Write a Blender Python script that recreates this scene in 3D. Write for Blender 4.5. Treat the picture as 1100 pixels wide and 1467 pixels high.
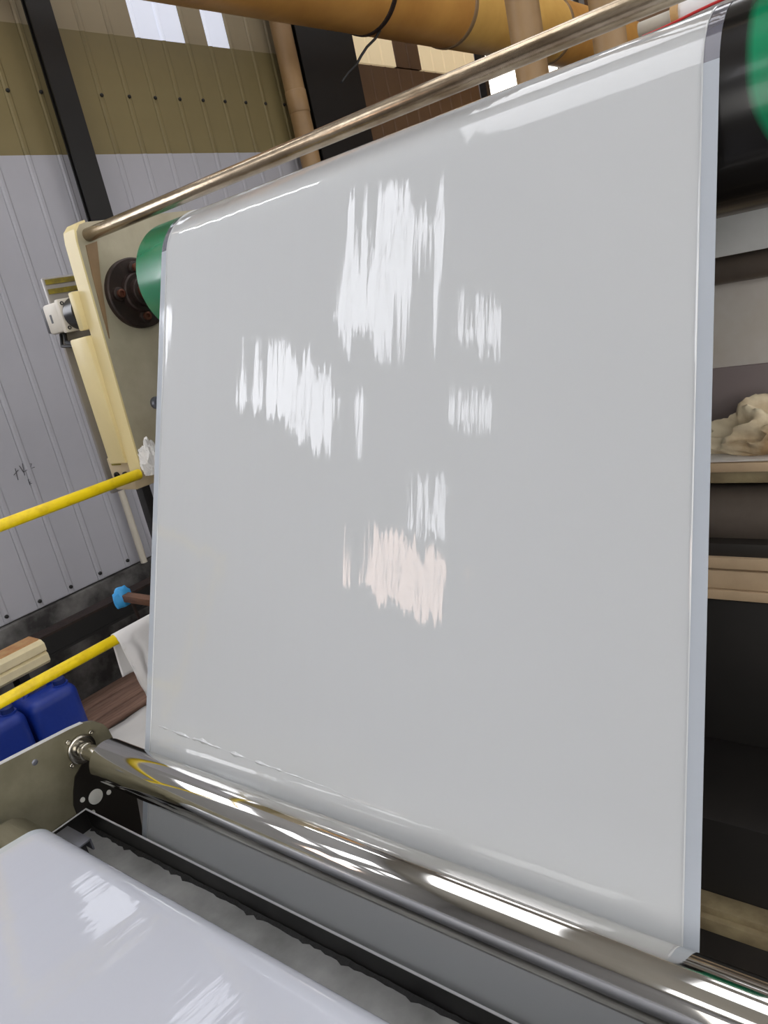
import bpy, bmesh, math, random
from mathutils import Vector, Matrix, noise as mnoise

for o in list(bpy.data.objects): bpy.data.objects.remove(o)
S = bpy.context.scene
COL = S.collection
H = 1.8            # camera height above the shop floor; all coordinates below are relative to the lens

# ------------------------------------------------------------------ camera
def unit(v): return v.normalized()
CX, CY = 550.0, 733.5
v1 = Vector((-773 - CX, 712 - CY)); v3 = Vector((1470 - CX, 205 - CY))
FPX = math.sqrt(-(v1.dot(v3)))
AX = unit(-Vector((v1.x, v1.y, FPX))); AY = unit(Vector((v3.x, v3.y, FPX))); AZ = AX.cross(AY)
right = Vector((AX.x, AY.x, AZ.x)); down = Vector((AX.y, AY.y, AZ.y)); fwd = Vector((AX.z, AY.z, AZ.z))
cam_d = bpy.data.cameras.new('camera'); cam = bpy.data.objects.new('camera', cam_d); COL.objects.link(cam)
m = Matrix((right, -down, -fwd)).transposed().to_4x4(); m.translation = (0, 0, H); cam.matrix_world = m
cam_d.sensor_fit = 'VERTICAL'; cam_d.sensor_height = 36.0; cam_d.lens = FPX / 1467.0 * 36.0
cam_d.clip_start = 0.02; cam_d.clip_end = 100
S.camera = cam

# ------------------------------------------------------------------ light and exposure
SKY_PANE = 3.0      # brightness of the skylights
WIN_PANE = 6.5      # brightness of the side windows
TUBE = 30.0         # fluorescent tubes
W = bpy.data.worlds.new('world'); S.world = W; W.use_nodes = True
bg = W.node_tree.nodes['Background']; bg.inputs[0].default_value = (1, 1, 1, 1); bg.inputs[1].default_value = 1.0
S.view_settings.view_transform = 'Standard'; S.view_settings.look = 'None'
S.view_settings.gamma = 1; S.view_settings.use_curve_mapping = False
S.view_settings.exposure = -0.04

# ------------------------------------------------------------------ materials
MATS = {}
def lin(c):
    return tuple((x / 12.92 if x <= .04045 else ((x + .055) / 1.055) ** 2.4) for x in [q / 255 for q in c]) + (1,)
def mat(name, col, rough=.5, metal=0.0, var=.0, vscale=8, col2=None, bump=0.0, bscale=60, coat=0, alpha=1, emit=None, estr=1, stretch=(1, 1, 1), spec=.5, thr=None, vdetail=5):
    if name in MATS: return MATS[name]
    mt = bpy.data.materials.new(name); mt.use_nodes = True; MATS[name] = mt
    N = mt.node_tree.nodes; L = mt.node_tree.links; b = N['Principled BSDF']
    c1 = lin(col)
    b.inputs['Base Color'].default_value = c1; b.inputs['Roughness'].default_value = rough
    b.inputs['Metallic'].default_value = metal; b.inputs['Specular IOR Level'].default_value = spec
    b.inputs['Coat Weight'].default_value = coat; b.inputs['Coat Roughness'].default_value = .05
    b.inputs['Alpha'].default_value = alpha
    tc = N.new('ShaderNodeTexCoord'); mp = N.new('ShaderNodeMapping'); mp.inputs['Scale'].default_value = stretch
    L.new(tc.outputs['Object'], mp.inputs['Vector'])
    if var or col2:
        nz = N.new('ShaderNodeTexNoise'); nz.inputs['Scale'].default_value = vscale; nz.inputs['Detail'].default_value = vdetail
        nz.inputs['Roughness'].default_value = .6
        L.new(mp.outputs[0], nz.inputs['Vector'])
        rp = N.new('ShaderNodeValToRGB'); L.new(nz.outputs['Fac'], rp.inputs[0])
        lo, hi = thr if thr else (.3, .7)
        rp.color_ramp.elements[0].position = lo; rp.color_ramp.elements[1].position = hi
        if col2: ca, cb = c1, lin(col2)
        else:
            ca = tuple(min(1, x * (1 + var)) for x in c1[:3]) + (1,); cb = tuple(x * (1 - var) for x in c1[:3]) + (1,)
        rp.color_ramp.elements[0].color = ca; rp.color_ramp.elements[1].color = cb
        L.new(rp.outputs[0], b.inputs['Base Color'])
    if bump:
        nb = N.new('ShaderNodeTexNoise'); nb.inputs['Scale'].default_value = bscale; nb.inputs['Detail'].default_value = 4
        L.new(mp.outputs[0], nb.inputs['Vector'])
        mu = N.new('ShaderNodeMath'); mu.operation = 'MULTIPLY'; mu.inputs[1].default_value = bump
        L.new(nb.outputs['Fac'], mu.inputs[0])
        bp = N.new('ShaderNodeBump'); bp.inputs['Distance'].default_value = 1; bp.inputs['Strength'].default_value = 1
        L.new(mu.outputs[0], bp.inputs['Height']); L.new(bp.outputs[0], b.inputs['Normal'])
    if emit:
        b.inputs['Emission Color'].default_value = lin(emit); b.inputs['Emission Strength'].default_value = estr
    return mt

def film_mat(name, col, horizontal=False, alpha=1.0, bigw=.0018, finew=.00006):
    """glossy coated film; the web ripples across its width so reflections break into streaks along it"""
    mt = bpy.data.materials.new(name); mt.use_nodes = True; MATS[name] = mt
    N = mt.node_tree.nodes; L = mt.node_tree.links; b = N['Principled BSDF']
    b.inputs['Base Color'].default_value = lin(col); b.inputs['Roughness'].default_value = .55
    b.inputs['Specular IOR Level'].default_value = .15
    b.inputs['Coat Weight'].default_value = 1; b.inputs['Coat Roughness'].default_value = .012; b.inputs['Coat IOR'].default_value = 1.5
    b.inputs['Alpha'].default_value = alpha
    tc = N.new('ShaderNodeTexCoord'); prev = None
    for sc, amp, det in (((15, .9, .9), bigw, 1.0), ((44, 2.4, 2.4), finew * 7, 1.5), ((130, 11, 11), finew * 1.5, 2.5), ((330, 90, 90), finew * .2, 1.0)):
        mp = N.new('ShaderNodeMapping'); mp.inputs['Scale'].default_value = sc
        nz = N.new('ShaderNodeTexNoise'); nz.inputs['Scale'].default_value = 1; nz.inputs['Detail'].default_value = det
        L.new(tc.outputs['Object'], mp.inputs['Vector']); L.new(mp.outputs[0], nz.inputs['Vector'])
        mu = N.new('ShaderNodeMath'); mu.operation = 'MULTIPLY'; mu.inputs[1].default_value = amp
        L.new(nz.outputs['Fac'], mu.inputs[0])
        if prev is None: prev = mu
        else:
            ad = N.new('ShaderNodeMath'); ad.operation = 'ADD'; L.new(prev.outputs[0], ad.inputs[0]); L.new(mu.outputs[0], ad.inputs[1]); prev = ad
    bp = N.new('ShaderNodeBump'); bp.inputs['Distance'].default_value = 1; bp.inputs['Strength'].default_value = 1
    L.new(prev.outputs[0], bp.inputs['Height']); L.new(bp.outputs[0], b.inputs['Coat Normal'])
    return mt

mat('lavender_sheet', (168, 168, 175), .55, var=.07, vscale=1.3, bump=.0004, bscale=9)
mat('olive_sheet', (118, 106, 70), .6, var=.12, vscale=1.5)
mat('tan_sheet', (150, 138, 112), .6, var=.08, vscale=1.5)
mat('brown_sheet', (96, 70, 46), .6, var=.12, vscale=2)
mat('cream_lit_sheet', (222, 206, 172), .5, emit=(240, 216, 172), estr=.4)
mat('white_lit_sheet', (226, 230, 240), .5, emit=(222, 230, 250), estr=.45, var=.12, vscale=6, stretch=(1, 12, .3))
mat('black_steel', (13, 12, 12), .5, var=.2, vscale=6)
mat('near_black', (14, 13, 13), .6)
mat('concrete_dirty', (108, 106, 104), .85, vscale=3.2, col2=(40, 38, 38), thr=(.38, .6), bump=.004, bscale=18)
mat('floor_concrete', (92, 88, 84), .8, vscale=1.6, col2=(58, 54, 52), bump=.002, bscale=12)
mat('plain_wall', (150, 150, 152), .8, var=.06, vscale=.6)
mat('ceiling_sheet', (176, 172, 164), .8, var=.05, vscale=.5)
mat('duct_tan', (214, 160, 84), .4, vscale=2.2, col2=(182, 128, 62), thr=(.3, .75))
mat('duct_light', (228, 188, 106), .4, vscale=2.2, col2=(200, 150, 74), thr=(.3, .75))
mat('pipe_dull', (150, 120, 82), .45, var=.12, vscale=4)
mat('pipe_tan', (186, 148, 94), .4, var=.12, vscale=4)
mat('rubber_green', (6, 128, 86), .26, var=.12, vscale=5, coat=.15)
mat('steel_plate', (186, 178, 156), .45, metal=.1, vscale=5, col2=(156, 147, 124), bump=.0006, bscale=40)
mat('steel_brown', (138, 112, 82), .5, metal=.1, var=.15, vscale=9)
mat('cream_paint', (222, 205, 152), .38, var=.05, vscale=6)
mat('beige_box', (190, 172, 140), .5, var=.08, vscale=9)
mat('rusty_iron', (62, 47, 42), .5, metal=.35, vscale=22, col2=(38, 30, 28), bump=.0012, bscale=60)
mat('shaft_rust', (112, 70, 56), .38, metal=.6, var=.25, vscale=18)
mat('bar_steel', (196, 180, 156), .24, metal=.9, vscale=30, col2=(140, 120, 96), stretch=(.3, 1, 1), thr=(.35, .7), bump=.0003, bscale=200)
mat('chrome', (224, 223, 220), .07, metal=1, vscale=10, col2=(196, 193, 187), stretch=(.25, 1, 1))
mat('chrome_journal', (190, 186, 176), .2, metal=1, var=.1, vscale=30)
mat('olive_plate', (138, 133, 112), .4, metal=.25, vscale=7, col2=(108, 103, 82), bump=.0006, bscale=60)
mat('plate_edge', (220, 220, 222), .35, metal=.2)
mat('patch_dark', (34, 30, 26), .45, metal=.3, var=.2, vscale=10)
mat('hole_white', (222, 222, 216), .5, var=.05, vscale=30)
mat('tray_steel', (46, 45, 44), .38, metal=.5, vscale=9, col2=(30, 29, 28))
mat('tray_floor', (168, 168, 166), .4, metal=.1, vscale=6, col2=(118, 118, 116), bump=.0006, bscale=30)
mat('glue_black', (18, 17, 16), .7, bump=.003, bscale=120)
mat('clip_steel', (128, 130, 140), .35, metal=.7, var=.1, vscale=30)
mat('yellow_paint', (242, 212, 16), .38, vscale=26, col2=(212, 178, 12), thr=(.5, .8))
mat('cloth_white', (228, 226, 226), .85, vscale=14, col2=(186, 178, 158), thr=(.62, .82))
mat('cloth_cream', (222, 208, 178), .9, vscale=6, col2=(160, 132, 96), thr=(.42, .62))
mat('poly_white', (232, 230, 228), .3, var=.05, vscale=30)
mat('can_blue', (20, 50, 142), .42, var=.1, vscale=6, bump=.0015, bscale=35)
mat('cap_blue', (14, 36, 100), .5)
mat('block_cream', (222, 208, 168), .6, var=.1, vscale=10)
mat('block_rust', (176, 118, 76), .8, vscale=10, col2=(206, 170, 120))
mat('wood_brown', (158, 128, 112), .75, vscale=10, col2=(118, 88, 74), stretch=(6, .6, 6))
mat('wood_handle', (120, 82, 58), .7, vscale=20, col2=(84, 54, 38), stretch=(.6, 5, 5))
mat('card_white', (226, 224, 220), .8, var=.05, vscale=4)
mat('tape_blue', (62, 160, 224), .5)
mat('bed_grey', (226, 226, 226), .5, var=.06, vscale=10)
mat('bed_panel', (214, 212, 210), .5, vscale=3, col2=(190, 180, 168))
mat('bed_brown', (132, 120, 120), .6, vscale=16, col2=(40, 34, 34), thr=(.66, .74), stretch=(.6, 1, 1.6))
mat('bed_tan', (184, 160, 130), .5, var=.1, vscale=12)
mat('bed_dark', (38, 33, 29), .55, var=.25, vscale=8)
mat('bed_black', (24, 21, 19), .55, var=.3, vscale=5)  # black-brown base colour with mottled tone
mat('bed_olive', (150, 136, 104), .55, vscale=14, col2=(104, 88, 64))
mat('roller_dark', (104, 94, 86), .35, metal=.3, var=.15, vscale=12)
mat('motor_white', (214, 208, 196), .45, var=.04, vscale=20)
mat('motor_black', (36, 36, 38), .3)
mat('motor_grey', (84, 84, 88), .45)
mat('cable_black', (16, 16, 17), .5)
mat('cable_red', (190, 30, 30), .5)
mat('panel_grey', (146, 142, 138), .35, metal=.3, var=.08, vscale=4)
mat('stripe_yellow', (150, 136, 30), .6, vscale=30, col2=(96, 84, 40))
mat('ink', (58, 56, 60), .7)
mat('conduit', (196, 190, 176), .5, var=.08, vscale=12)
mat('frame_dark', (40, 38, 38), .5)
mat('frame_light', (190, 190, 188), .5)
mat('lamp_white', (235, 235, 235), .4)
mat('skylight', (240, 245, 255), .4, emit=(252, 252, 255), estr=SKY_PANE)
mat('daylight_pane', (240, 244, 255), .4, emit=(248, 249, 255), estr=WIN_PANE)
mat('frosted_pane', (240, 244, 255), .4, emit=(244, 247, 255), estr=2.2)
mat('fill_panel', (250, 250, 250), .4, emit=(255, 252, 247), estr=4.0)  # glow of the added fill panels
mat('warm_pane', (250, 226, 214), .4, emit=(255, 226, 212), estr=WIN_PANE)
mat('open_sky', (250, 248, 240), .4, emit=(255, 250, 238), estr=3.0)
mat('tube_glass', (255, 255, 255), .3, emit=(250, 252, 255), estr=TUBE)
film_mat('film_coat', (197, 200, 202))
film_mat('film_front', (188, 191, 201), bigw=.0012, finew=.00008)
film_mat('film_edge', (188, 195, 204), alpha=.9, bigw=.0006)
film_mat('film_edge_wet', (128, 128, 140), alpha=.62, bigw=.0006)

# green sleeve carries a black glue stain beside the web
def stained_green():
    mt = MATS['rubber_green']; N = mt.node_tree.nodes; L = mt.node_tree.links; b = N['Principled BSDF']
    src = b.inputs['Base Color'].links[0].from_socket
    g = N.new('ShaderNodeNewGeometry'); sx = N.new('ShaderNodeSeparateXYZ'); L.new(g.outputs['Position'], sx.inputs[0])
    # the black reaches further along the roller on its underside
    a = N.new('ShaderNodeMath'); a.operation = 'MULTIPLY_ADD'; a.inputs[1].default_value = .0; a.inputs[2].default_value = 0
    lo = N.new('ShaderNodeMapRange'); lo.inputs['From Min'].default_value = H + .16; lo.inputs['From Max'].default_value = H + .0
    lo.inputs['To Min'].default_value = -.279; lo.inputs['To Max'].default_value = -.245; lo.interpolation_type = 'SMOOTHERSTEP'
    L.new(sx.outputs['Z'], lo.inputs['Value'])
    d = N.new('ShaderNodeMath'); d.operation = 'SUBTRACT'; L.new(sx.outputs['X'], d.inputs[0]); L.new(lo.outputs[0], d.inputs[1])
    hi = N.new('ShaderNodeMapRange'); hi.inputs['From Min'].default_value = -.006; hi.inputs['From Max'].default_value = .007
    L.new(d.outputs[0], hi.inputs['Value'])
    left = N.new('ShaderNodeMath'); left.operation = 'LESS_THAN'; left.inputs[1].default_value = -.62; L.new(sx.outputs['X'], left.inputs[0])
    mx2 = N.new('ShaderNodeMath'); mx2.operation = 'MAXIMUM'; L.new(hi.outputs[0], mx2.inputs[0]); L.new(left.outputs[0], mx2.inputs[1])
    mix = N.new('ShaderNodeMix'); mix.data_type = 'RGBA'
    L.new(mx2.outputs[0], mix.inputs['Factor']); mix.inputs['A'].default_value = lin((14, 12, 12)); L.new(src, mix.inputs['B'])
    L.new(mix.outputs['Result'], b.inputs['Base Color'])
stained_green()

# ------------------------------------------------------------------ builders
class MB:
    def __init__(s): s.v = []; s.f = []
    def add(s, vs, fs):
        k = len(s.v); s.v += [tuple(p) for p in vs]; s.f += [tuple(i + k for i in f) for f in fs]; return s
    def box(s, x0, x1, y0, y1, z0, z1, bev=0.0):
        x0, x1 = sorted((x0, x1)); y0, y1 = sorted((y0, y1)); z0, z1 = sorted((z0, z1))
        bm = bmesh.new(); bmesh.ops.create_cube(bm, size=1)
        for v in bm.verts: v.co = Vector((x0 + (v.co.x + .5) * (x1 - x0), y0 + (v.co.y + .5) * (y1 - y0), z0 + (v.co.z + .5) * (z1 - z0)))
        if bev:
            bmesh.ops.bevel(bm, geom=bm.edges[:], offset=min(bev, .45 * min(x1 - x0, y1 - y0, z1 - z0)), segments=2, affect='EDGES', profile=.5)
        return s.bm(bm)
    def bm(s, bm):
        bm.verts.index_update()
        s.add([v.co[:] for v in bm.verts], [[v.index for v in f.verts] for f in bm.faces]); bm.free(); return s
    def lathe(s, base, axis, prof, seg=40, cap=True):
        """prof: list of (distance along axis, radius)"""
        base = Vector(base); axis = Vector(axis).normalized()
        u = axis.orthogonal().normalized(); w = axis.cross(u)
        vs = []; fs = []
        for d, r in prof:
            for i in range(seg):
                a = 2 * math.pi * i / seg
                vs.append(base + axis * d + (u * math.cos(a) + w * math.sin(a)) * r)
        n = len(prof)
        for j in range(n - 1):
            for i in range(seg):
                a, b_ = j * seg + i, j * seg + (i + 1) % seg
                fs.append((a, b_, b_ + seg, a + seg))
        if cap: fs.append(tuple(range(seg))[::-1]); fs.append(tuple((n - 1) * seg + i for i in range(seg)))
        return s.add(vs, fs)
    def cyl(s, p0, p1, r, seg=32, bev=0):
        p0 = Vector(p0); p1 = Vector(p1); l = (p1 - p0).length
        pr = [(0, r), (l, r)] if not bev else [(0, r - bev), (bev * .4, r - bev * .3), (bev, r), (l - bev, r), (l - bev * .4, r - bev * .3), (l, r - bev)]
        return s.lathe(p0, p1 - p0, pr, seg)
    def tube(s, pts, r, seg=10):
        pts = [Vector(p) for p in pts]; vs = []; fs = []; u = None
        for i, p in enumerate(pts):
            t = (pts[min(i + 1, len(pts) - 1)] - pts[max(i - 1, 0)]).normalized()
            if u is None: u = t.orthogonal().normalized()
            u = (u - t * u.dot(t)).normalized(); w = t.cross(u)
            for k in range(seg):
                a = 2 * math.pi * k / seg; vs.append(p + (u * math.cos(a) + w * math.sin(a)) * r)
        for i in range(len(pts) - 1):
            for k in range(seg):
                a, b_ = i * seg + k, i * seg + (k + 1) % seg; fs.append((a, b_, b_ + seg, a + seg))
        fs.append(tuple(range(seg))[::-1]); fs.append(tuple((len(pts) - 1) * seg + k for k in range(seg)))
        return s.add(vs, fs)
    def prism(s, poly, x0, x1):
        """poly in (y,z), extruded along x"""
        n = len(poly); vs = [(x0, y, z) for y, z in poly] + [(x1, y, z) for y, z in poly]
        fs = [tuple(range(n)), tuple(range(n, 2 * n))[::-1]] + [(i, i + n, (i + 1) % n + n, (i + 1) % n) for i in range(n)]
        return s.add(vs, fs)
    def prism_y(s, poly, y0, y1):
        n = len(poly); vs = [(x, y0, z) for x, z in poly] + [(x, y1, z) for x, z in poly]
        fs = [tuple(range(n)), tuple(range(n, 2 * n))[::-1]] + [(i, i + n, (i + 1) % n + n, (i + 1) % n) for i in range(n)]
        return s.add(vs, fs)
    def sheet(s, x0, x1, nx, path, fn=None, th=.0008):
        """ribbon: path of (y,z) swept over x, with thickness"""
        P = [Vector((0, y, z)) for y, z in path]; n = len(P); vs = []; fs = []
        nr = []
        for i in range(n):
            t = (P[min(i + 1, n - 1)] - P[max(i - 1, 0)]).normalized(); nr.append(Vector((0, -t.z, t.y)))
        for side in (0, 1):
            for i in range(n):
                for j in range(nx + 1):
                    x = x0 + (x1 - x0) * j / nx
                    q = P[i] + Vector((x, 0, 0)) - nr[i] * (th * side)
                    if fn: q += nr[i] * fn(x, i / (n - 1))
                    vs.append(q)
        M = n * (nx + 1)
        for i in range(n - 1):
            for j in range(nx):
                a = i * (nx + 1) + j; b_ = a + nx + 1
                fs.append((a, a + 1, b_ + 1, b_)); fs.append((M + a, M + b_, M + b_ + 1, M + a + 1))
        for i in range(n - 1):
            a = i * (nx + 1); b_ = a + nx + 1; fs.append((a, b_, M + b_, M + a))
            a += nx; b_ += nx; fs.append((b_, a, M + a, M + b_))
        for j in range(nx):
            fs.append((j + 1, j, M + j, M + j + 1)); a = (n - 1) * (nx + 1) + j; fs.append((a, a + 1, M + a + 1, M + a))
        return s.add(vs, fs)

def link_mesh(name, mb, material, loc, smooth=35):
    me = bpy.data.meshes.new(name)
    me.from_pydata([(p[0] - loc[0], p[1] - loc[1], p[2] - loc[2]) for p in mb.v], [], mb.f); me.update()
    bm = bmesh.new(); bm.from_mesh(me); bmesh.ops.recalc_face_normals(bm, faces=bm.faces[:]); bm.to_mesh(me); bm.free()
    if smooth:
        me.polygons.foreach_set('use_smooth', [True] * len(me.polygons)); me.set_sharp_from_angle(angle=math.radians(smooth))
    me.materials.append(MATS[material])
    o = bpy.data.objects.new(name, me); COL.objects.link(o); return o
WORLD_LOC = {}
def base_of(mb):
    xs, ys, zs = zip(*mb.v); return Vector(((min(xs) + max(xs)) / 2, (min(ys) + max(ys)) / 2, min(zs)))
def part(name, mb, material, parent, label=None, smooth=35, kind=None):
    pl = WORLD_LOC[parent.name]; b = base_of(mb)
    o = link_mesh(name, mb, material, b, smooth); o.parent = parent; o.location = b - pl; WORLD_LOC[o.name] = b
    if label: o['label'] = label
    if kind: o['kind'] = kind
    return o
def piece(name, mesh_obj, parent, loc):
    """another copy of an existing part, sharing its mesh; loc is lens-relative"""
    o = bpy.data.objects.new(name, mesh_obj.data); COL.objects.link(o); o.parent = parent
    o.location = Vector(loc) - WORLD_LOC[parent.name]; WORLD_LOC[o.name] = Vector(loc); return o
def tag(o, label, cat, group=None, kind=None):
    o['label'] = label; o['category'] = cat
    if group: o['group'] = group
    if kind: o['kind'] = kind
    return o
def thing(name, loc, label, cat, group=None):
    o = bpy.data.objects.new(name, None); COL.objects.link(o); o.empty_display_size = .05
    o.location = (loc[0], loc[1], loc[2] + H); WORLD_LOC[o.name] = Vector(loc); return tag(o, label, cat, group)
def solo(name, mb, material, label, cat, group=None, smooth=35):
    b = base_of(mb); o = link_mesh(name, mb, material, b, smooth); o.location = (b.x, b.y, b.z + H); WORLD_LOC[o.name] = b
    return tag(o, label, cat, group)
def struct(name, mb, material, label=None, smooth=35):
    b = base_of(mb); o = link_mesh(name, mb, material, b, smooth); o.location = (b.x, b.y, b.z + H); WORLD_LOC[o.name] = b
    o['kind'] = 'structure'
    if label: o['label'] = label
    return o

FLOOR = -H; CEIL = 4.5; XW = -4.0
def fbm(p, sc, oct=3): return mnoise.fractal(Vector(p) * sc, 1.0, 2.0, oct)

# ------------------------------------------------------------------ the building
struct('floor', MB().box(-4.3, 6, -7, 10, FLOOR - .1, FLOOR), 'floor_concrete')
ceil = struct('ceiling', MB().box(-4.3, 6, -7, 10, CEIL, CEIL + .1), 'ceiling_sheet')
struct('wall_back', MB().box(-4.3, 6, -7.1, -7, FLOOR, CEIL), 'plain_wall')
struct('wall_right', MB().box(6, 6.1, -7, 10, FLOOR, CEIL), 'plain_wall')
struct('wall_far', MB().box(-4.3, 6, 10, 10.1, FLOOR, CEIL), 'brown_sheet')
wall = struct('wall_left', MB().box(XW - .25, XW - .03, -7, 10, FLOOR, CEIL), 'plain_wall')

# ribbed sheets, one strip per rib
PITCH = .184; Y0 = 2.746
def strip(y, z0, z1, name, material, share):
    key = (material, round(z0, 3), round(z1, 3))
    if key not in share:
        t = .018
        prof = [(XW - .03, 0), (XW - .03, PITCH - .002), (XW, PITCH - .002), (XW, .036), (XW + .005, .027), (XW + .005, .012), (XW, .003), (XW, 0)]
        mb = MB(); n = len(prof)
        vs = [(x, y + yy, z0) for x, yy in prof] + [(x, y + yy, z1) for x, yy in prof]
        fs = [tuple(range(n)), tuple(range(n, 2 * n))[::-1]] + [(i, i + n, (i + 1) % n + n, (i + 1) % n) for i in range(n)]
        mb.add(vs, fs); o = part(name, mb, material, wall, smooth=0); share[key] = (o, WORLD_LOC[o.name] - Vector((0, y, 0)))
        return o
    src, off = share[key]
    return piece(name, src, wall, off + Vector((0, y, 0)))
share = {}
k0, k1 = -9, 13
screw = None
for k in range(k0, 24):
    y = Y0 + k * PITCH
    far = y > 5.15
    strip(y, -1.205, 1.043, 'wall_panel', 'brown_sheet' if far else 'lavender_sheet', share)
    strip(y, 1.043, 1.678, 'wall_panel', 'brown_sheet' if far else 'olive_sheet', share)
    if far:
        post = 5.95 < y + PITCH / 2 < 6.25
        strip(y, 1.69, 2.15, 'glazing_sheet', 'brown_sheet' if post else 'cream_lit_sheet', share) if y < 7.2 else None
        if y < 7.2: strip(y, 2.15, 2.6, 'wall_panel', 'brown_sheet', share)
    else:
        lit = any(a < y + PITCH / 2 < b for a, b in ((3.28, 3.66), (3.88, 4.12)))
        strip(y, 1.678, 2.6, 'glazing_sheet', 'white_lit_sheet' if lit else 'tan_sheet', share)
    for zz in ((1.352, -1.17) if not far else ()):
        yy = y + .018
        if screw is None:
            screw = part('screw', MB().lathe((XW + .004, yy, zz), (1, 0, 0), [(0, .011), (.008, .010), (.012, .005)], 8), 'near_black', wall)
            soff = WORLD_LOC[screw.name] - Vector((0, yy, zz))
        else: piece('screw', screw, wall, soff + Vector((0, yy, zz)))
# scribbled pencil mark on the sheet
ink = MB()
def stroke(pts): ink.tube([(XW + .002, yb + (y - yb) * .62 + .06, zb + (z - zb) * .62) for y, z in pts], .0016, 5)
yb, zb = 1.70, -.50
stroke([(yb, zb), (yb + .05, zb + .03)]); stroke([(yb + .03, zb + .05), (yb + .02, zb - .05)])
stroke([(yb + .07, zb + .06), (yb + .085, zb + .0), (yb + .13, zb + .01)]); stroke([(yb + .10, zb + .07), (yb + .085, zb - .03)])
stroke([(yb + .14, zb + .05), (yb + .175, zb + .045), (yb + .15, zb + .01), (yb + .19, zb + .01)])
stroke([(yb + .10, zb - .12), (yb + .10, zb - .07), (yb + .13, zb - .085), (yb + .10, zb - .1), (yb + .15, zb - .135)])
part('pencil_mark', ink, 'ink', wall, 'scribbled dark pencil characters')

# concrete kerb below the sheets, steel channel and floor clutter
kerb = MB().box(XW - .03, XW + .03, 0.2, 6, FLOOR, -1.215, .01); struct('trim_1', kerb, 'concrete_dirty', 'stained dark concrete kerb under the ribbed wall sheets')
ch = thing('steel_channel', (-3.83, 2.2, FLOOR), 'dark steel channel rail running along the concrete kerb', 'rail')
part('web', MB().box(-3.765, -3.75, .3, 4.2, -1.375, -1.282), 'black_steel', ch)
part('flange', MB().box(-3.845, -3.745, .3, 4.2, -1.282, -1.27), 'rusty_iron', ch, 'rusty top flange')
part('flange', MB().box(-3.845, -3.745, .3, 4.2, -1.387, -1.375), 'black_steel', ch)
for y in (.5, 2.7, 3.6): part('post', MB().box(-3.845, -3.80, y, y + .06, FLOOR, -1.387), 'black_steel', ch)

bl = thing('insulation_block', (-3.68, 1.0, FLOOR), 'cream block with a rusty top lying along the wall above the jerrycans', 'block')
part('body', MB().prism_y([(-3.742, -1.36), (-3.62, -1.36), (-3.605, -1.345), (-3.605, -1.31), (-3.62, -1.30), (-3.605, -1.29), (-3.605, -1.255), (-3.63, -1.24), (-3.742, -1.24)], .35, 1.45), 'block_cream', bl)
part('rust_top', MB().box(-3.74, -3.64, .36, 1.445, -1.24, -1.234), 'block_rust', bl, 'rust-brown upper face')
for y in (.5, 1.3): part('bracket', MB().box(-3.74, -3.65, y, y + .05, FLOOR, -1.36), 'black_steel', bl)

# windows: the left wall behind the camera, seen only as reflections in the web
WN = [1]
def window(y0, y1, z0, z1, m='daylight_pane', mull=1, x=XW - .03, fm='frame_light', fw=.03, depth=.07):
    mb = MB().box(x, x + .012, y0, y1, z0, z1)
    o = struct('window_%d' % WN[0], MB().box(x, x + .02, y0 - fw, y1 + fw, z0 - fw, z1 + fw), fm, None); WN[0] += 1
    mb = MB(); mb.box(x + .02, x + depth, y0 - fw, y0, z0 - fw, z1 + fw); mb.box(x + .02, x + depth, y1, y1 + fw, z0 - fw, z1 + fw)
    mb.box(x + .02, x + depth, y0, y1, z0 - fw, z0); mb.box(x + .02, x + depth, y0, y1, z1, z1 + fw)
    part('window_frame', mb, fm, o)
    n = mull + 1; w = (y1 - y0) / n
    for i in range(n):
        part('pane', MB().box(x + .025, x + .035, y0 + i * w + .008, y0 + (i + 1) * w - .008, z0, z1), m, o)
        if i: part('mullion', MB().box(x + .02, x + depth - .01, y0 + i * w - .008, y0 + i * w + .008, z0, z1), fm, o)
    return o
window(-2.05, -1.30, 2.2, 3.65); window(-1.75, -.85, 1.2, 1.72); window(-3.35, -2.85, 3.05, 3.6)
window(-3.4, -3.0, 2.28, 2.62); window(-3.6, -2.35, .46, 1.0, 'warm_pane', 2); window(-3.2, -2.8, 1.12, 1.65)
window(-.10, .70, .35, 1.35)
# nearer ones, mirrored by the lower web
window(1.62, 1.98, .72, 1.15, 'frosted_pane', x=XW + .006, mull=0, depth=.05); window(2.06, 2.5, 1.85, 2.35, 'frosted_pane', x=XW + .006, mull=0, depth=.05)
# the bright opening far along the wall
window(7.3, 8.05, 1.45, 2.15, 'open_sky', 0, fm='frame_dark', fw=.07)
window(8.3, 9.6, 1.45, 2.6, 'open_sky', 1, fm='frame_dark', fw=.07)
# skylights in the roof
def skylight(x0, x1, y0, y1):
    o = struct('window_%d' % WN[0], MB().box(x0 - .06, x1 + .06, y0 - .06, y1 + .06, CEIL - .03, CEIL), 'frame_light'); WN[0] += 1
    mb = MB(); z0 = CEIL - .1; z1 = CEIL - .03
    mb.box(x0 - .06, x0, y0 - .06, y1 + .06, z0, z1); mb.box(x1, x1 + .06, y0 - .06, y1 + .06, z0, z1)
    mb.box(x0, x1, y0 - .06, y0, z0, z1); mb.box(x0, x1, y1, y1 + .06, z0, z1); part('window_frame', mb, 'frame_light', o)
    part('pane', MB().box(x0, x1, y0, y1, CEIL - .05, CEIL - .035), 'skylight', o)
for x0 in (-3.2, .2, 3.4):
    for y0 in (-5.9, -.3, 2.6, 6.2):
        if y0 > -1 or x0 > 0: skylight(x0, x0 + 1.9, y0 - (1.0 if x0 < 0 and y0 < 0 else 0), y0 + 2.0)
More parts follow.
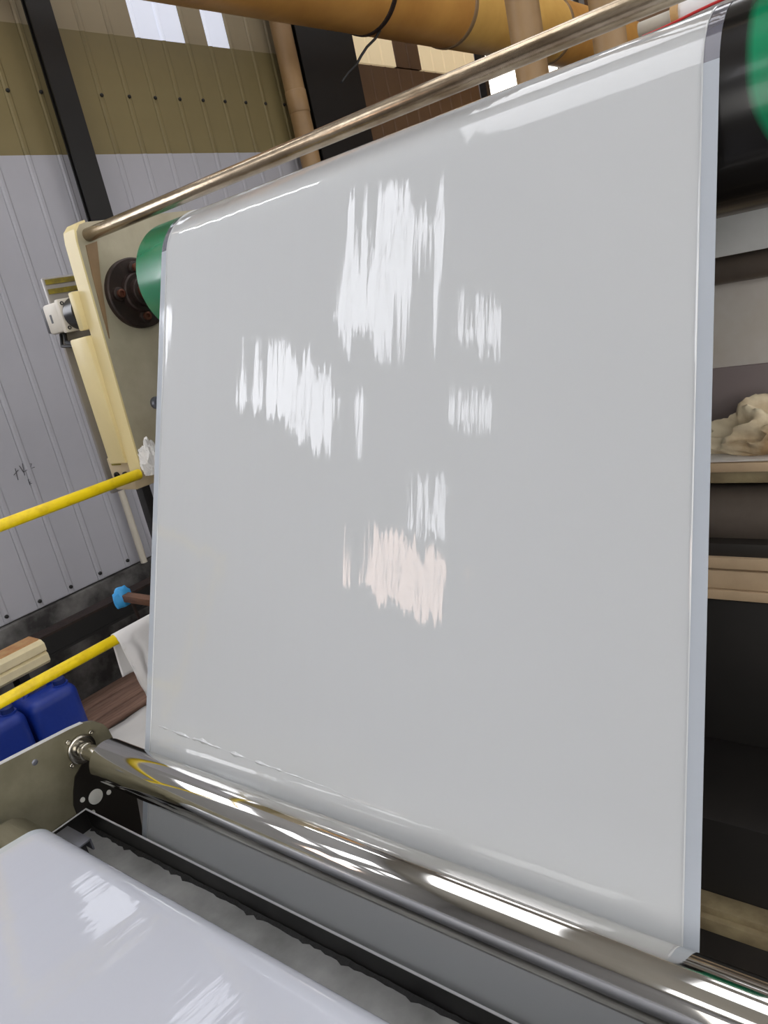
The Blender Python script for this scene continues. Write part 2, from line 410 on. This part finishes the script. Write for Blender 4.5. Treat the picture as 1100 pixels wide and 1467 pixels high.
# added glowing panels on the unseen back and right-hand walls, to brighten the machine
def fill_panel(box, horizontal, n):
    x0, x1, y0, y1, z0, z1 = box
    o = struct('window_%d' % WN[0], MB().box(x0, x1, y0, y1, z0 - .08, z1 + .08), 'frame_dark'); WN[0] += 1  # added fill panel, numbered along with the windows
    for i in range(n):
        if horizontal: a, b = x0 + (x1 - x0) * i / n + .03, x0 + (x1 - x0) * (i + 1) / n - .03; mb = MB().box(a, b, y1 + .002, y1 + .012, z0, z1)
        else: a, b = y0 + (y1 - y0) * i / n + .03, y0 + (y1 - y0) * (i + 1) / n - .03; mb = MB().box(x0 - .012, x0 - .002, a, b, z0, z1)
        part('pane', mb, 'fill_panel', o)  # glowing face of the added fill panel
fill_panel((.6, 2.6, -7, -6.96, -.7, 2.6), True, 3); fill_panel((3.2, 5.2, -7, -6.96, -.7, 2.6), True, 3)
fill_panel((5.96, 6, -5.5, -2.5, -.7, 2.6), False, 4); fill_panel((5.96, 6, -.8, 2.2, -.7, 2.6), False, 4); fill_panel((5.96, 6, 4, 7, -.7, 2.6), False, 4)

# columns and pipes against the wall
def column(name, y0, y1, x, label):
    t = thing(name, (x, (y0 + y1) / 2, FLOOR), label, 'column'); d = .03
    part('flange', MB().box(x - .01, x, y0, y1, FLOOR, CEIL), 'black_steel', t)
    part('web', MB().box(x - d, x - .01, (y0 + y1) / 2 - .006, (y0 + y1) / 2 + .006, FLOOR, CEIL), 'black_steel', t)
    part('flange', MB().box(x - d - .01, x - d, y0, y1, FLOOR, CEIL), 'black_steel', t)
    part('base_plate', MB().box(x - d - .04, x + .03, y0 - .04, y1 + .04, FLOOR, FLOOR + .015), 'black_steel', t)
column('steel_column', 2.555, 2.695, -3.85, 'slim black steel column against the olive and grey wall')
column('steel_column', 4.54, 5.16, -3.85, 'broad black steel column beside the tan wall pipe')
wp = thing('wall_pipe', (-3.87, 4.42, FLOOR), 'tan drain pipe on the wall left of the broad black column', 'pipe')
part('pipe', MB().cyl((-3.87, 4.42, FLOOR), (-3.87, 4.42, CEIL), .07), 'pipe_dull', wp)
part('coupling', MB().cyl((-3.87, 4.42, 1.26), (-3.87, 4.42, 1.4), .0735, bev=.004), 'pipe_dull', wp)

# ducts overhead
DX, DZ, DR = -3.14, 1.756, .25
du = thing('air_duct', (DX, 4, 1.5), 'large tan round air duct running overhead along the wall', 'duct')
ys = [1.7, 4.42, 5.35, 6.9, 9.6]
for i in range(4):
    part('duct_section', MB().cyl((DX, ys[i] + .004, DZ), (DX, ys[i + 1] - .004, DZ), DR, 48), 'duct_light' if i == 2 else 'duct_tan', du)
for y in ys[1:4]: part('joint_band', MB().lathe((DX, y - .02, DZ), (0, 1, 0), [(0, DR + .002), (.004, DR + .008), (.036, DR + .008), (.04, DR + .002)], 48), 'steel_brown' if y > 5 else 'rusty_iron', du)
for y in (2.6, 5.0, 8.0):
    part('hanger', MB().box(DX - .01, DX + .01, y - .015, y + .015, DZ + DR, CEIL), 'black_steel', du)
wire = solo('hanging_wire', MB().tube([(-3.1 - .004 * i, 4.45 - .075 * i + .012 * math.sin(i * 2), 1.51 - .052 * i) for i in range(7)], .008, 6), 'cable_black', 'thin dark wire dangling from the duct joint', 'wire')
def stand_pipe(x, y, r, label):
    t = thing('vertical_pipe', (x, y, FLOOR), label, 'pipe', 'tan pipes behind the web')
    part('pipe', MB().cyl((x, y, FLOOR + .02), (x, y, CEIL), r), 'pipe_dull', t)
    part('floor_flange', MB().cyl((x, y, FLOOR), (x, y, FLOOR + .02), r * 1.6), 'rusty_iron', t)
    part('coupling', MB().cyl((x, y, 1.9), (x, y, 2.05), r * 1.12, bev=.006), 'pipe_dull', t)
stand_pipe(-1.5, 3.12, .064, 'upright tan pipe crossing the big duct, left of the pair')
stand_pipe(-1.18, 3.12, .06, 'upright tan pipe crossing the guide bar, right of the pair')
lg = thing('lagged_pipe', (-.3, 3.27, .6), 'white wrapped pipe with tan band seen over the top right of the film', 'pipe')
part('pipe', MB().cyl((-1.119, 3.27, .70), (.8, 3.27, .70), .03, 24), 'conduit', lg)
wrp = MB(); wrp.lathe((-1.0, 3.27, .70), (1, 0, 0), [(0, .032), (.03, .045)] + [(.06 + .05 * i, .05 + .006 * math.sin(i * 2.1)) for i in range(28)] + [(1.5, .032)], 24)
part('wrapping', wrp, 'cloth_white', lg)
part('band', MB().cyl((-.99, 3.27, .70), (-.965, 3.27, .70), .058, 24), 'pipe_tan', lg)
for x in (-.4, .7): part('support', MB().box(x - .015, x + .015, 3.25, 3.29, FLOOR, .67), 'black_steel', lg)
solo('red_cable', MB().tube([(-1.09 + .05 * i, 3.20 + .008 * math.sin(i), .665 + .003 * i) for i in range(24)], .005, 6), 'cable_red', 'thin red cable stretched along the white wrapped pipe', 'cable')

# fluorescent fitting hung over the line
la = thing('tube_lamp', (-3.0, 1.12, 1.9), 'twin fluorescent tube fitting hung above the machine', 'lamp')
part('housing', MB().prism([(1.06, 1.99), (1.08, 1.95), (1.16, 1.95), (1.18, 1.99)], -3.62, -2.5), 'lamp_white', la)
for a, b in ((-3.58, -3.04), (-2.98, -2.56)): part('tube', MB().cyl((a, 1.12, 1.915), (b, 1.12, 1.915), .016, 16), 'tube_glass', la)
for x in (-3.4, -2.7): part('hanger', MB().cyl((x, 1.12, 1.99), (x, 1.12, CEIL), .004, 6), 'black_steel', la)

# ------------------------------------------------------------------ the web machine
TH = math.radians(22); C22, S22 = math.cos(TH), math.sin(TH); D = 1.05
GY, GZ, GR = 1.3406, .1338, .1428       # green roller
CYc, CZc, CR = .7094, -.9097, .0513     # chrome roller
XL, XR = -1.583, -.315
def filmY(z): return (D + S22 * z) / C22

path = []
zb = -1.62
for i in range(60):
    z = zb + (GZ + S22 * GR - zb) * i / 60; path.append((filmY(z) + .0005 * 0, z))
for i in range(0, 33):
    a = TH + (math.radians(98) - TH) * i / 32; path.append((GY - GR * math.cos(a), GZ + GR * math.sin(a)))
ly, lz = path[-1]; a = math.radians(98)
for i in range(1, 9): path.append((ly + math.sin(a) * .1 * i, lz + math.cos(a) * .1 * i))
path = [(y - .0006 * C22, z + .0006 * S22) for y, z in path]
web = thing('film_web', ((XL + XR) / 2, 1.0, zb), 'wide glossy white coated film sheet running down from the green roller', 'film')
SELV = .022
def curl(x, t):   # slight outward curl of the free edges, none at the rollers
    e = max(0, (abs(x - (XL + XR) / 2) - (XR - XL) / 2 + .05) / .05)
    return 0
part('coated_film', MB().sheet(XL + SELV, XR - SELV, 40, path), 'film_coat', web)
for a, b in ((XL, XL + SELV), (XR - SELV, XR)):
    part('film_edge', MB().sheet(a, b, 3, path[:62]), 'film_edge', web, 'bare translucent film margin')
    part('film_edge', MB().sheet(a, b, 3, path[61:]), 'film_edge_wet', web, 'darker film margin clinging to the roller')
# raised coating bead beside each margin
def bead(x):
    pts = [(x, y - .0006 * C22, z + .0006 * S22) for y, z in path[:92:2]]
    return MB().tube(pts, .0016, 6)
for x in (XL + SELV, XR - SELV): part('coating_bead', bead(x), 'film_coat', web, 'thicker coating bead along the margin')

rg = MB(); vs = []; fs = []; n = 90
for i in range(n + 1):
    x = XL + .05 + .62 * i / n; k = max(.05, .5 + 2.2 * fbm((x, 1, 0), 26)) * (1.4 - 1.2 * i / n)
    zz = -.842 - .012 * i / n + .006 * fbm((x, 5, 0), 9); y = filmY(zz)
    for a, h in ((.0045, 0), (.0, .0022), (-.0045, 0)):
        z_ = zz + a * k * C22; vs.append((x, y + a * k * S22 - (h * k + .0007) * C22, z_ + (h * k + .0007) * S22))
for i in range(n):
    a = i * 3; fs += [(a, a + 3, a + 4, a + 1), (a + 1, a + 4, a + 5, a + 2)]
part('coating_ridge', rg.add(vs, fs), 'film_coat', web, 'ragged white coating ridge above the chrome roller')

gr = thing('green_roller', (-.9, GY, GZ - GR), 'green rubber-covered roller under the top of the film', 'roller')
part('sleeve', MB().cyl((-1.70, GY, GZ), (-.06, GY, GZ), GR - .0008, 96, bev=.006), 'rubber_green', gr)
part('shaft', MB().cyl((-1.97, GY, GZ), (.16, GY, GZ), .028, 32), 'shaft_rust', gr)
part('shaft_collar', MB().cyl((-1.90, GY, GZ), (-1.865, GY, GZ), .04, 32, bev=.003), 'rusty_iron', gr)

cr = thing('chrome_roller', (-.9, CYc, CZc - CR), 'polished chrome roller pressed against the lower film', 'roller')
part('barrel', MB().cyl((-1.655, CYc, CZc), (-.13, CYc, CZc), CR - .001, 96, bev=.003), 'chrome', cr)
for a, b in ((-1.795, -1.655), (-.13, -.03)): part('journal', MB().lathe((a, CYc, CZc), (1, 0, 0), [(0, .02), (.04, .02), (.041, .0225), (.05, .0225), (.051, .02), (abs(b - a), .02)], 32), 'chrome_journal', cr)

RY, RZ, RR = 1.250, .3005, .0175
solo('guide_bar', MB().cyl((-1.93, RY, RZ), (.11, RY, RZ), RR, 40, bev=.002), 'bar_steel', 'worn steel guide bar spanning above the top of the film', 'bar')

# upper side frame
def bolt(mbp, r, h, sock=True):
    x, y, z = mbp
    pr = [(0, r), (h * .85, r), (h, r * .85), (h, r * .5), (h * .6, r * .45)] if sock else [(0, r), (h, r)]
    return MB().lathe((x, y, z), (1, 0, 0), pr, 16)
def bearing(parent, x, s):
    """flanged bearing on a plate face at x, facing s"""
    fl = part('bearing_flange', MB().lathe((x, GY, GZ), (s, 0, 0), [(0, .096), (.014, .096), (.018, .092), (.018, .056), (.030, .054), (.034, .05), (.034, .038), (.026, .036), (.026, .028)], 48), 'rusty_iron', parent)
    for k in range(4):
        a = math.radians(4 + 90 * k); y = GY - .066 * math.cos(a); z = GZ + .066 * math.sin(a)
        part('bolt_boss', MB().lathe((x, y, z), (s, 0, 0), [(.01, .02), (.026, .018), (.028, .015)], 20), 'rusty_iron', fl)
        part('bolt', MB().lathe((x + s * .027, y, z), (s, 0, 0), [(0, .0115), (.009, .0115), (.01, .0095), (.01, .006), (.004, .0055)], 16), 'shaft_rust', fl)
sf = thing('side_frame', (-1.94, 1.4, FLOOR), 'beige painted machine side frame holding the green roller bearing', 'machine frame')
plate = [(1.19, -.33), (1.212, .285), (1.216, .31), (1.232, .328), (1.25, .333), (1.75, .345), (1.75, FLOOR), (1.42, FLOOR), (1.40, -.36)]
part('side_plate', MB().prism(plate, -1.958, -1.92), 'steel_plate', sf, 'grey steel inner plate')
edge = [(1.188, -.345), (1.188, -.345), (1.208, .29), (1.213, .318), (1.230, .334), (1.252, .339), (1.252, .333), (1.232, .328), (1.218, .312), (1.213, .285), (1.193, -.345)]
part('front_edge', MB().prism(edge[1:], -1.975, -1.919), 'cream_paint', sf, 'cream painted front edge of the plate')
part('shadow_strip', MB().prism([(1.216, .03), (1.219, .112), (1.2245, .2), (1.232, .275), (1.268, .282), (1.245, .186), (1.228, .09), (1.217, .03)][::-1], -1.921, -1.9165), 'steel_brown', sf, 'painted brown shadow band along the plate edge')  # thin brown strip stands in for a shadow on the plate
bearing(sf, -1.92, 1)
for y, z in ((1.30, -.17), (1.33, -.22)): part('bolt', bolt((-1.921, y, z), .018, .012), 'clip_steel', sf)
part('cover_box', MB().box(-2.062, -1.975, 1.182, 1.40, -.315, .05, .006), 'cream_paint', sf, 'long cream cover box')
part('outer_panel', MB().box(-2.18, -2.165, 1.222, 1.7, -.42, .235, .004), 'panel_grey', sf, 'grey outer panel')
for z in (.195, .222): part('warning_stripe', MB().box(-2.1652, -2.1615, 1.226, 1.42, z - .007, z + .007), 'stripe_yellow', sf, 'faded yellow stripe')
part('cross_tie', MB().box(-2.166, -1.955, 1.45, 1.55, -.2, -.1), 'steel_brown', sf)
sb = part('switch_box', MB().box(-2.10, -1.99, 1.20, 1.30, -.40, -.30, .004), 'beige_box', sf, 'beige terminal box under the cover')
for x in (-2.065, -2.02): part('cable_gland', MB().lathe((x, 1.20, -.355), (0, -1, 0), [(0, .012), (.006, .012), (.006, .007), (.001, .006)], 14), 'near_black', sb)
part('warning_sticker', MB().box(-2.075, -2.03, 1.196, 1.2, -.322, -.312), 'stripe_yellow', sb)
# right-hand frame, just outside the picture
rf = thing('side_frame', (.12, 1.4, FLOOR), 'machine side frame at the far right end of the rollers', 'machine frame')
part('side_plate', MB().prism([(1.24, .02), (1.24, .34), (1.75, .345), (1.75, FLOOR), (1.69, FLOOR), (1.69, -.02)], .10, .14), 'steel_plate', rf)
bearing(rf, .10, -1)

# actuator on the frame
MY, MZ = 1.235, .118
mo = thing('servo_actuator', (-2.1, MY, MZ - .05), 'small white and black motor mounted on the cream frame edge', 'motor')
part('mount_plate', MB().box(-2.0, -1.976, MY - .05, MY + .05, MZ - .052, MZ + .052, .004), 'cream_paint', mo)
part('coupling_housing', MB().lathe((-2.0, MY, MZ), (-1, 0, 0), [(0, .04), (.012, .04), (.014, .046), (.06, .046), (.066, .036), (.085, .036)], 36), 'motor_black', mo)
body = part('motor_body', MB().box(-2.17, -2.085, MY - .042, MY + .042, MZ - .042, MZ + .042, .009), 'motor_white', mo)
part('label_mark', MB().box(-2.140, -2.130, MY - .0427, MY - .0419, MZ - .012, MZ + .012), 'motor_grey', body)
part('flange_plate', MB().box(-2.088, -2.07, MY - .046, MY + .046, MZ - .046, MZ + .046, .004), 'motor_white', mo)
part('end_cap', MB().box(-2.19, -2.169, MY - .037, MY + .037, MZ - .037, MZ + .037, .006), 'motor_grey', mo)
for y, z in ((-.034, -.034), (-.034, .034), (.034, .034)): part('screw', bolt((-2.088, MY + y, MZ + z), .006, .02), 'motor_black', mo)
part('cable', MB().tube([(-2.13, MY - .02, MZ - .043), (-2.12, MY - .03, MZ - .07), (-2.07, MY - .03, MZ - .082), (-2.02, MY - .02, MZ - .075), (-1.985, MY + .0, MZ - .064)], .006, 8), 'cable_black', mo)
part('cable', MB().tube([(-2.15, MY - .02, MZ - .043), (-2.13, MY - .04, MZ - .078), (-2.06, MY - .035, MZ - .088), (-2.0, MY - .02, MZ - .07)], .005, 8), 'cable_black', mo)

# lower side plates with the chrome roller bearings
low = [(-.4, -.752), (.70, -.848), (.735, -.853), (.762, -.864), (.782, -.885), (.79, -.905), (.797, -.96), (.797, -1.12), (.768, -1.30), (.75, FLOOR), (-.4, FLOOR)]
lp = thing('lower_side_plate', (-1.786, .3, FLOOR), 'oily olive steel side plate carrying the left end of the chrome roller', 'machine frame')
part('plate', MB().prism(low, -1.793, -1.781), 'olive_plate', lp)
part('plate_edge', MB().prism([(-.4, -.752), (.70, -.848), (.735, -.853), (.735, -.8515), (.70, -.8465), (-.4, -.7505)], -1.794, -1.780), 'plate_edge', lp, 'bare bright top edge')
part('dark_patch', MB().prism([(.655, -1.0), (.672, -.965), (.70, -.945), (.79, -.93), (.797, -.96), (.797, -1.12), (.768, -1.30), (.645, -1.30), (.645, -1.03)], -1.782, -1.776), 'patch_dark', lp, 'dark patch below the roller')  # thin raised area, darker than the plate around it
part('bearing_ring', MB().lathe((-1.781, CYc, CZc), (1, 0, 0), [(0, .036), (.008, .036), (.010, .033), (.010, .026), (.005, .025)], 36), 'chrome_journal', lp)
for k in range(4):
    a = math.radians(35 + 90 * k); part('bolt', bolt((-1.781, CYc + .043 * math.cos(a), CZc + .043 * math.sin(a)), .006, .007), 'chrome_journal', lp)
HY, HZ = .700, -1.043
part('hole_disc', MB().lathe((-1.776, HY, HZ), (1, 0, 0), [(0, .019), (.0015, .019), (.0018, .016), (.0022, .015)], 32), 'hole_white', lp, 'round white disc standing in for an open hole')  # white disc stands in for the bright view through a hole
for y, z in ((-.032, .014), (.034, -.012), (-.02, -.033)): part('bolt', MB().lathe((-1.776, HY + y, HZ + z), (1, 0, 0), [(0, .0065), (.002, .006)], 12), 'hole_white', lp)  # small white discs stand in for open bolt holes
part('dent', MB().lathe((-1.781, .60, -.875), (1, 0, 0), [(0, .008), (.0012, .006), (.0014, .003)], 7), 'clip_steel', lp)
rp_ = thing('lower_side_plate', (-.04, .3, FLOOR), 'steel side plate at the right end of the chrome roller', 'machine frame')
part('plate', MB().prism([(.38, -.84), (.70, -.848), (.735, -.853), (.762, -.864), (.782, -.885), (.797, -.96), (.79, -1.0), (.74, -1.03), (.46, -1.04), (.46, FLOOR), (.38, FLOOR)], -.05, -.038), 'olive_plate', rp_)

# tray between the chrome roller and the lower web
TY, TZ = .665, -1.056
tr = thing('drip_tray', (-.9, .56, -1.2), 'long dark steel drip tray between the chrome roller and the lower film', 'tray')
part('back_wall', MB().box(-1.776, -.055, TY, TY + .004, -1.113, TZ), 'tray_steel', tr)
part('back_rim', MB().box(-1.776, -.055, TY - .0005, TY + .0035, TZ, TZ + .002), 'plate_edge', tr, 'bright worn rim')
part('tray_floor', MB().box(-1.776, -.055, .40, TY, -1.113, -1.108), 'tray_floor', tr, 'grey wet tray floor')
part('end_wall', MB().box(-1.776, -1.772, .40, TY, -1.108, TZ), 'tray_steel', tr)
part('end_rim', MB().box(-1.776, -1.7725, .40, TY, TZ, TZ + .002), 'plate_edge', tr)
part('front_wall', MB().box(-1.776, -.055, .396, .40, -1.113, -1.08), 'tray_steel', tr)
random.seed(3)
gb = MB(); n = 120
vs = []; fs = []
for i in range(n + 1):
    x = -1.765 + 1.7 * i / n; w = .006 + .012 * abs(fbm((x, 0, 0), 32)); h = .004 + .008 * abs(fbm((x, 3, 0), 45))
    vs += [(x, TY - w, -1.108), (x, TY - w * .5, -1.108 + h * .6), (x, TY - .0005, -1.108 + h)]
for i in range(n):
    a = i * 3; fs += [(a, a + 3, a + 4, a + 1), (a + 1, a + 4, a + 5, a + 2)]
part('glue_residue', gb.add(vs, fs), 'glue_black', tr, 'ragged black dried residue along the corner')
cl = thing('steel_clip', (-1.66, .57, -1.108), 'small folded grey steel clip at the left end of the drip tray', 'clip')
part('top_leaf', MB().box(-1.735, -1.63, .562, .600, -1.045, -1.040, .001), 'clip_steel', cl)
part('side_leaf', MB().box(-1.735, -1.63, .596, .600, -1.07, -1.045), 'clip_steel', cl)
part('foot', MB().box(-1.70, -1.65, .565, .592, -1.108, -1.045), 'motor_black', cl)

# lower web coming towards the camera over its own roller
FY, FZ, FR = .46, -.9655, .0590
FXL, FXR = -1.583, -.25
fr = thing('idler_roller', (-.9, FY, FZ - FR), 'steel idler roller under the lower film', 'roller')
part('barrel', MB().cyl((-1.68, FY, FZ), (-.16, FY, FZ), FR - .0008, 64, bev=.002), 'chrome', fr)
for a, b in ((-1.781, -1.68), (-.16, -.05)): part('journal', MB().cyl((a, FY, FZ), (b, FY, FZ), .018, 24), 'chrome_journal', fr)
tilt = math.radians(5)
pth = []
L0 = 1.2
py, pz = FY + FR * math.sin(tilt), FZ + FR * math.cos(tilt)   # contact where the web leaves the roller
for i in range(24): 
    q = L0 * (1 - i / 24); pth.append((py - q * math.cos(tilt), pz + q * math.sin(tilt)))
for i in range(25):
    b_ = tilt + (math.radians(115) - tilt) * i / 24; pth.append((FY + FR * math.sin(b_), FZ + FR * math.cos(b_)))
for i in range(1, 5): pth.append((pth[-1][0] - .02 * math.sin(math.radians(25)), pth[-1][1] - .02 * math.cos(math.radians(25))))
pth = pth[::-1]
fw = thing('film_web', (-.9, .2, -1.05), 'lower white film sheet running toward the viewer in the bottom left corner', 'film')
part('coated_film', MB().sheet(FXL + .02, FXR - .02, 40, pth), 'film_front', fw)
for a, b in ((FXL, FXL + .02), (FXR - .02, FXR)): part('film_edge', MB().sheet(a, b, 3, pth), 'film_edge', fw, 'bare translucent film margin')

# ------------------------------------------------------------------ machine bed behind the film
BX0, BX1 = -1.7, .08
mbd = thing('machine_bed', (-.7, 1.75, FLOOR), 'dark stacked machine bed of beams and panels behind the right film edge', 'machine')
def bedbox(name, y0, y1, z0, z1, m, lab=None, bev=.003): return part(name, MB().box(BX0, BX1, y0, y1, z0, z1, bev), m, mbd, lab)
def el(a, y): return y * math.tan(math.radians(a))
bedbox('grey_beam', 1.70, 1.82, el(-2.87, 1.70), .06, 'bed_grey', 'light grey cross beam')
part('dark_bar', MB().cyl((BX0, 1.78, el(-3.75, 1.78)), (BX1, 1.78, el(-3.75, 1.78)), .029, 32), 'roller_dark', mbd, 'dark round cross bar')
bedbox('grey_panel', 1.83, 1.87, el(-10.3, 1.83), el(-4.2, 1.83), 'bed_panel', 'grey panel')
bedbox('stained_panel', 1.825, 1.86, el(-16.3, 1.825), el(-10.3, 1.825), 'bed_brown', 'stained purplish brown panel')
sz = el(-16.8, 1.656)
bedbox('shelf', 1.656, 1.84, sz - .004, sz, 'bed_panel', 'narrow grey shelf', .001)
bedbox('shelf_lip', 1.654, 1.70, sz - .027, sz - .006, 'bed_tan', 'tan shelf lip')
bedbox('shelf_apron', 1.668, 1.70, sz - .056, sz - .028, 'bed_olive')
part('dark_roller', MB().cyl((BX0, 1.70, el(-20.55, 1.70)), (BX1, 1.70, el(-20.55, 1.70)), .068, 48), 'roller_dark', mbd, 'dark roller under the shelf')
bedbox('recess_panel', 1.80, 1.85, -1.0, sz - .03, 'near_black')
bedbox('rail_dark', 1.61, 1.80, el(-23.7, 1.61), el(-22.7, 1.61), 'bed_dark')
for a, b, yy in ((-24.5, -23.72, 1.60), (-25.9, -24.62, 1.605), (-26.68, -26.02, 1.60)): bedbox('tan_rail', yy, 1.8, el(a, yy), el(b, yy), 'bed_tan', 'dusty tan rail', .002)
bedbox('black_panel', 1.625, 1.8, -1.55, el(-26.7, 1.625), 'bed_black', 'black-brown panel')
bedbox('lower_panel', 1.345, 1.625, FLOOR, el(-41.5, 1.345), 'bed_black', 'black-brown lower panel')
bedbox('base_beam', 1.30, 1.345, el(-47.4, 1.30), el(-46.8, 1.30), 'bed_olive', 'grimy olive base beam', .004)
bedbox('base_beam', 1.285, 1.345, el(-48.2, 1.285), el(-47.5, 1.285), 'bed_olive', 'grimy olive base beam', .004)
bedbox('base_skirt', 1.29, 1.345, FLOOR, el(-48.2, 1.285), 'bed_dark')
for x in (BX0, BX1 - .08): part('upright', MB().box(x, x + .08, 1.86, 1.95, FLOOR, .06), 'bed_dark', mbd)

# crumpled rag lying on the shelf
def crumple(cx, cy, cz, rx, ry, rz, seed, sub=4, amp=.35, fr_=1.0, soft=1.0):
    bm = bmesh.new(); bmesh.ops.create_icosphere(bm, subdivisions=sub, radius=1)
    for v in bm.verts:
        p = v.co.copy(); q = p * 1.9 * fr_ + Vector((seed * 7.1, seed * 3.3, 0))
        rid = 1 - abs(mnoise.noise(q)) * 2 * soft
        rid2 = 1 - abs(mnoise.noise(q * 2.3)) * 2 * soft
        k = 1 + amp * (.6 * rid + .35 * rid2 - .5)
        v.co = Vector((cx + p.x * rx * k, cy + p.y * ry * k, max(cz, cz + (p.z + .55) * rz * k)))
    return MB().bm(bm)
solo('rag', crumple(-.415, 1.735, sz, .115, .055, .058, 4.4, 5, .8, .62, .9), 'cloth_cream', 'crumpled cream and brown rag lying on the grey shelf', 'rag', smooth=60)

# ------------------------------------------------------------------ guard rail, cloths, cans
RX = -1.90
gd = thing('guard_rail', (RX, .5, FLOOR), 'yellow tubular guard rail left of the film', 'railing')
part('top_rail', MB().cyl((RX, .50, -.3425), (RX, 1.170, -.3425), .0148, 24, bev=.003), 'yellow_paint', gd)
part('middle_rail', MB().cyl((RX, .50, -.746), (RX, 1.10, -.746), .0148, 24, bev=.003), 'yellow_paint', gd)
for y in (.51,): part('post', MB().cyl((RX, y, FLOOR), (RX, y, -.3425), .0145, 20), 'yellow_paint', gd)

def draped(x, z, y0, y1, lf, lb, seed):
    """cloth hung over a rail along y"""
    nu, nv = 44, 26; vs = []; fs = []
    R_ = .0172; arc = math.pi * R_; tot = lf + arc + lb
    for j in range(nv + 1):
        y = y0 + (y1 - y0) * j / nv
        wl = 1 + .12 * math.sin(y * 17 + seed)
        for i in range(nu + 1):
            s = tot * i / nu
            if s < lf:  # camera side (+x), hanging
                d = lf - s; fold = .016 * math.sin(y * 75 + seed + d * 3) * min(1, d / .12) + .012 * fbm((y, d, seed), 9)
                px = x + R_ + abs(fold) + .015 * d; pz = z - d * wl; yy = y + .05 * d * math.sin(seed + y * 20) - .12 * d * ((y - y0) / (y1 - y0) - .5)
            elif s < lf + arc:
                a = (s - lf) / R_; px = x + R_ * math.cos(a); pz = z + R_ * math.sin(a); yy = y
            else:
                d = s - lf - arc; px = x - R_ - .01 * abs(math.sin(y * 40 + seed)) * min(1, d / .1); pz = z - d; yy = y
            vs.append((px, yy, pz))
    for j in range(nv):
        for i in range(nu):
            a = j * (nu + 1) + i; fs.append((a, a + 1, a + nu + 2, a + nu + 1))
    return MB().add(vs, fs)
def solidify(o, t):
    md = o.modifiers.new('thickness', 'SOLIDIFY'); md.thickness = t; md.offset = 0; return o
solidify(solo('white_cloth', draped(RX, -.746, .942, 1.09, .25, .12, 1.2), 'cloth_white', 'white cloth hanging over the end of the lower yellow rail', 'cloth', smooth=80), .002)
solo('plastic_bag', crumple(RX + .026, 1.205, -.352, .024, .032, .055, 8, 5, .6), 'poly_white', 'crumpled white plastic bag tied at the end of the upper yellow rail', 'bag', smooth=60)

def jerrycan(loc, label):
    x, y, z = loc; t = thing('jerrycan', loc, label, 'jerrycan', 'blue jerrycans under the yellow rail')
    bm = bmesh.new(); bmesh.ops.create_cube(bm, size=1)
    for v in bm.verts: v.co = Vector((x + v.co.x * .25, y + v.co.y * .235, z + .205 + v.co.z * .41))
    bmesh.ops.bevel(bm, geom=bm.edges[:], offset=.05, segments=5, affect='EDGES', profile=.5)
    part('body', MB().bm(bm), 'can_blue', t, smooth=60)
    part('handle', MB().tube([(x, y - .075, z + .40), (x, y - .065, z + .425), (x, y - .03, z + .432), (x, y + .02, z + .432), (x, y + .04, z + .425), (x, y + .045, z + .40)], .014, 12), 'can_blue', t, smooth=60)
    part('cap', MB().lathe((x + .06, y + .065, z + .40), (0, 0, 1), [(0, .028), (.035, .028), (.04, .024)], 20), 'cap_blue', t)
    part('rim', MB().lathe((x + .06, y + .065, z + .405), (0, 0, 1), [(0, .036), (.008, .036)], 20), 'can_blue', t)
for y, lab in ((1.30, 'blue plastic jerrycan nearest the white cloth'), (1.05, 'blue plastic jerrycan in the middle of the row'), (.80, 'blue plastic jerrycan cut off by the left picture edge')):
    jerrycan((-3.45, y, FLOOR), lab)

# planks and white sheets on the floor
for i, (x0, x1, z, ln) in enumerate(((-3.95, -3.82, 0, 'brown wooden plank lying against the concrete kerb'), (-3.80, -3.66, 0, 'brown wooden floor plank, middle of three'), (-3.64, -3.54, .0, 'brown wooden floor plank nearest the white sheet'))):
    solo('wooden_plank', MB().box(x0, x1, 1.35 + .03 * i, 2.6 - .05 * i, FLOOR, FLOOR + .03, .004), 'wood_brown', ln, 'plank', 'planks on the floor by the kerb')
def sheet_mesh(x0, x1, y0, y1, z, seed):
    n = 10; vs = []; fs = []
    for i in range(n + 1):
        for j in range(n + 1):
            x = x0 + (x1 - x0) * i / n; y = y0 + (y1 - y0) * j / n
            vs.append((x + .01 * fbm((x, y, seed), 5), y, z + .012 + .02 * max(0, fbm((x, y, seed), 6))))
    for i in range(n):
        for j in range(n):
            a = i * (n + 1) + j; fs.append((a, a + 1, a + n + 2, a + n + 1))
    return MB().add(vs, fs)
solidify(solo('white_sheet', sheet_mesh(-3.5, -2.95, 1.46, 2.05, FLOOR, 2), 'card_white', 'flat white cardboard sheet on the floor behind the lower side plate', 'cardboard'), .006)
# stick wrapped in blue tape
st = thing('taped_stick', (-2.2, 1.19, -.79), 'brown wooden stick with a bright blue taped tip', 'stick')
part('stick', MB().box(-2.29, -1.95, 1.205, 1.235, -.795, -.770, .003), 'wood_handle', st)
bt = crumple(-2.30, 1.215, -.812, .018, .032, .042, 5, 3, .35); part('tape', bt, 'tape_blue', st, smooth=60)
solo('grey_rod', MB().cyl((-2.25, 1.215, -.797), (-2.22, 1.29, FLOOR), .006, 10), 'rusty_iron', 'thin dark rod standing under the taped stick', 'rod')
solo('conduit_pole', MB().cyl((-3.95, 2.285, -1.21), (-3.95, 2.285, -.5), .02, 12), 'conduit', 'thin pale conduit on the wall behind the upper yellow rail', 'conduit')
solo('black_post', MB().box(-2.42, -2.38, 1.455, 1.49, FLOOR, -.42, .003), 'near_black', 'narrow black post beside the film below the beige box', 'post')
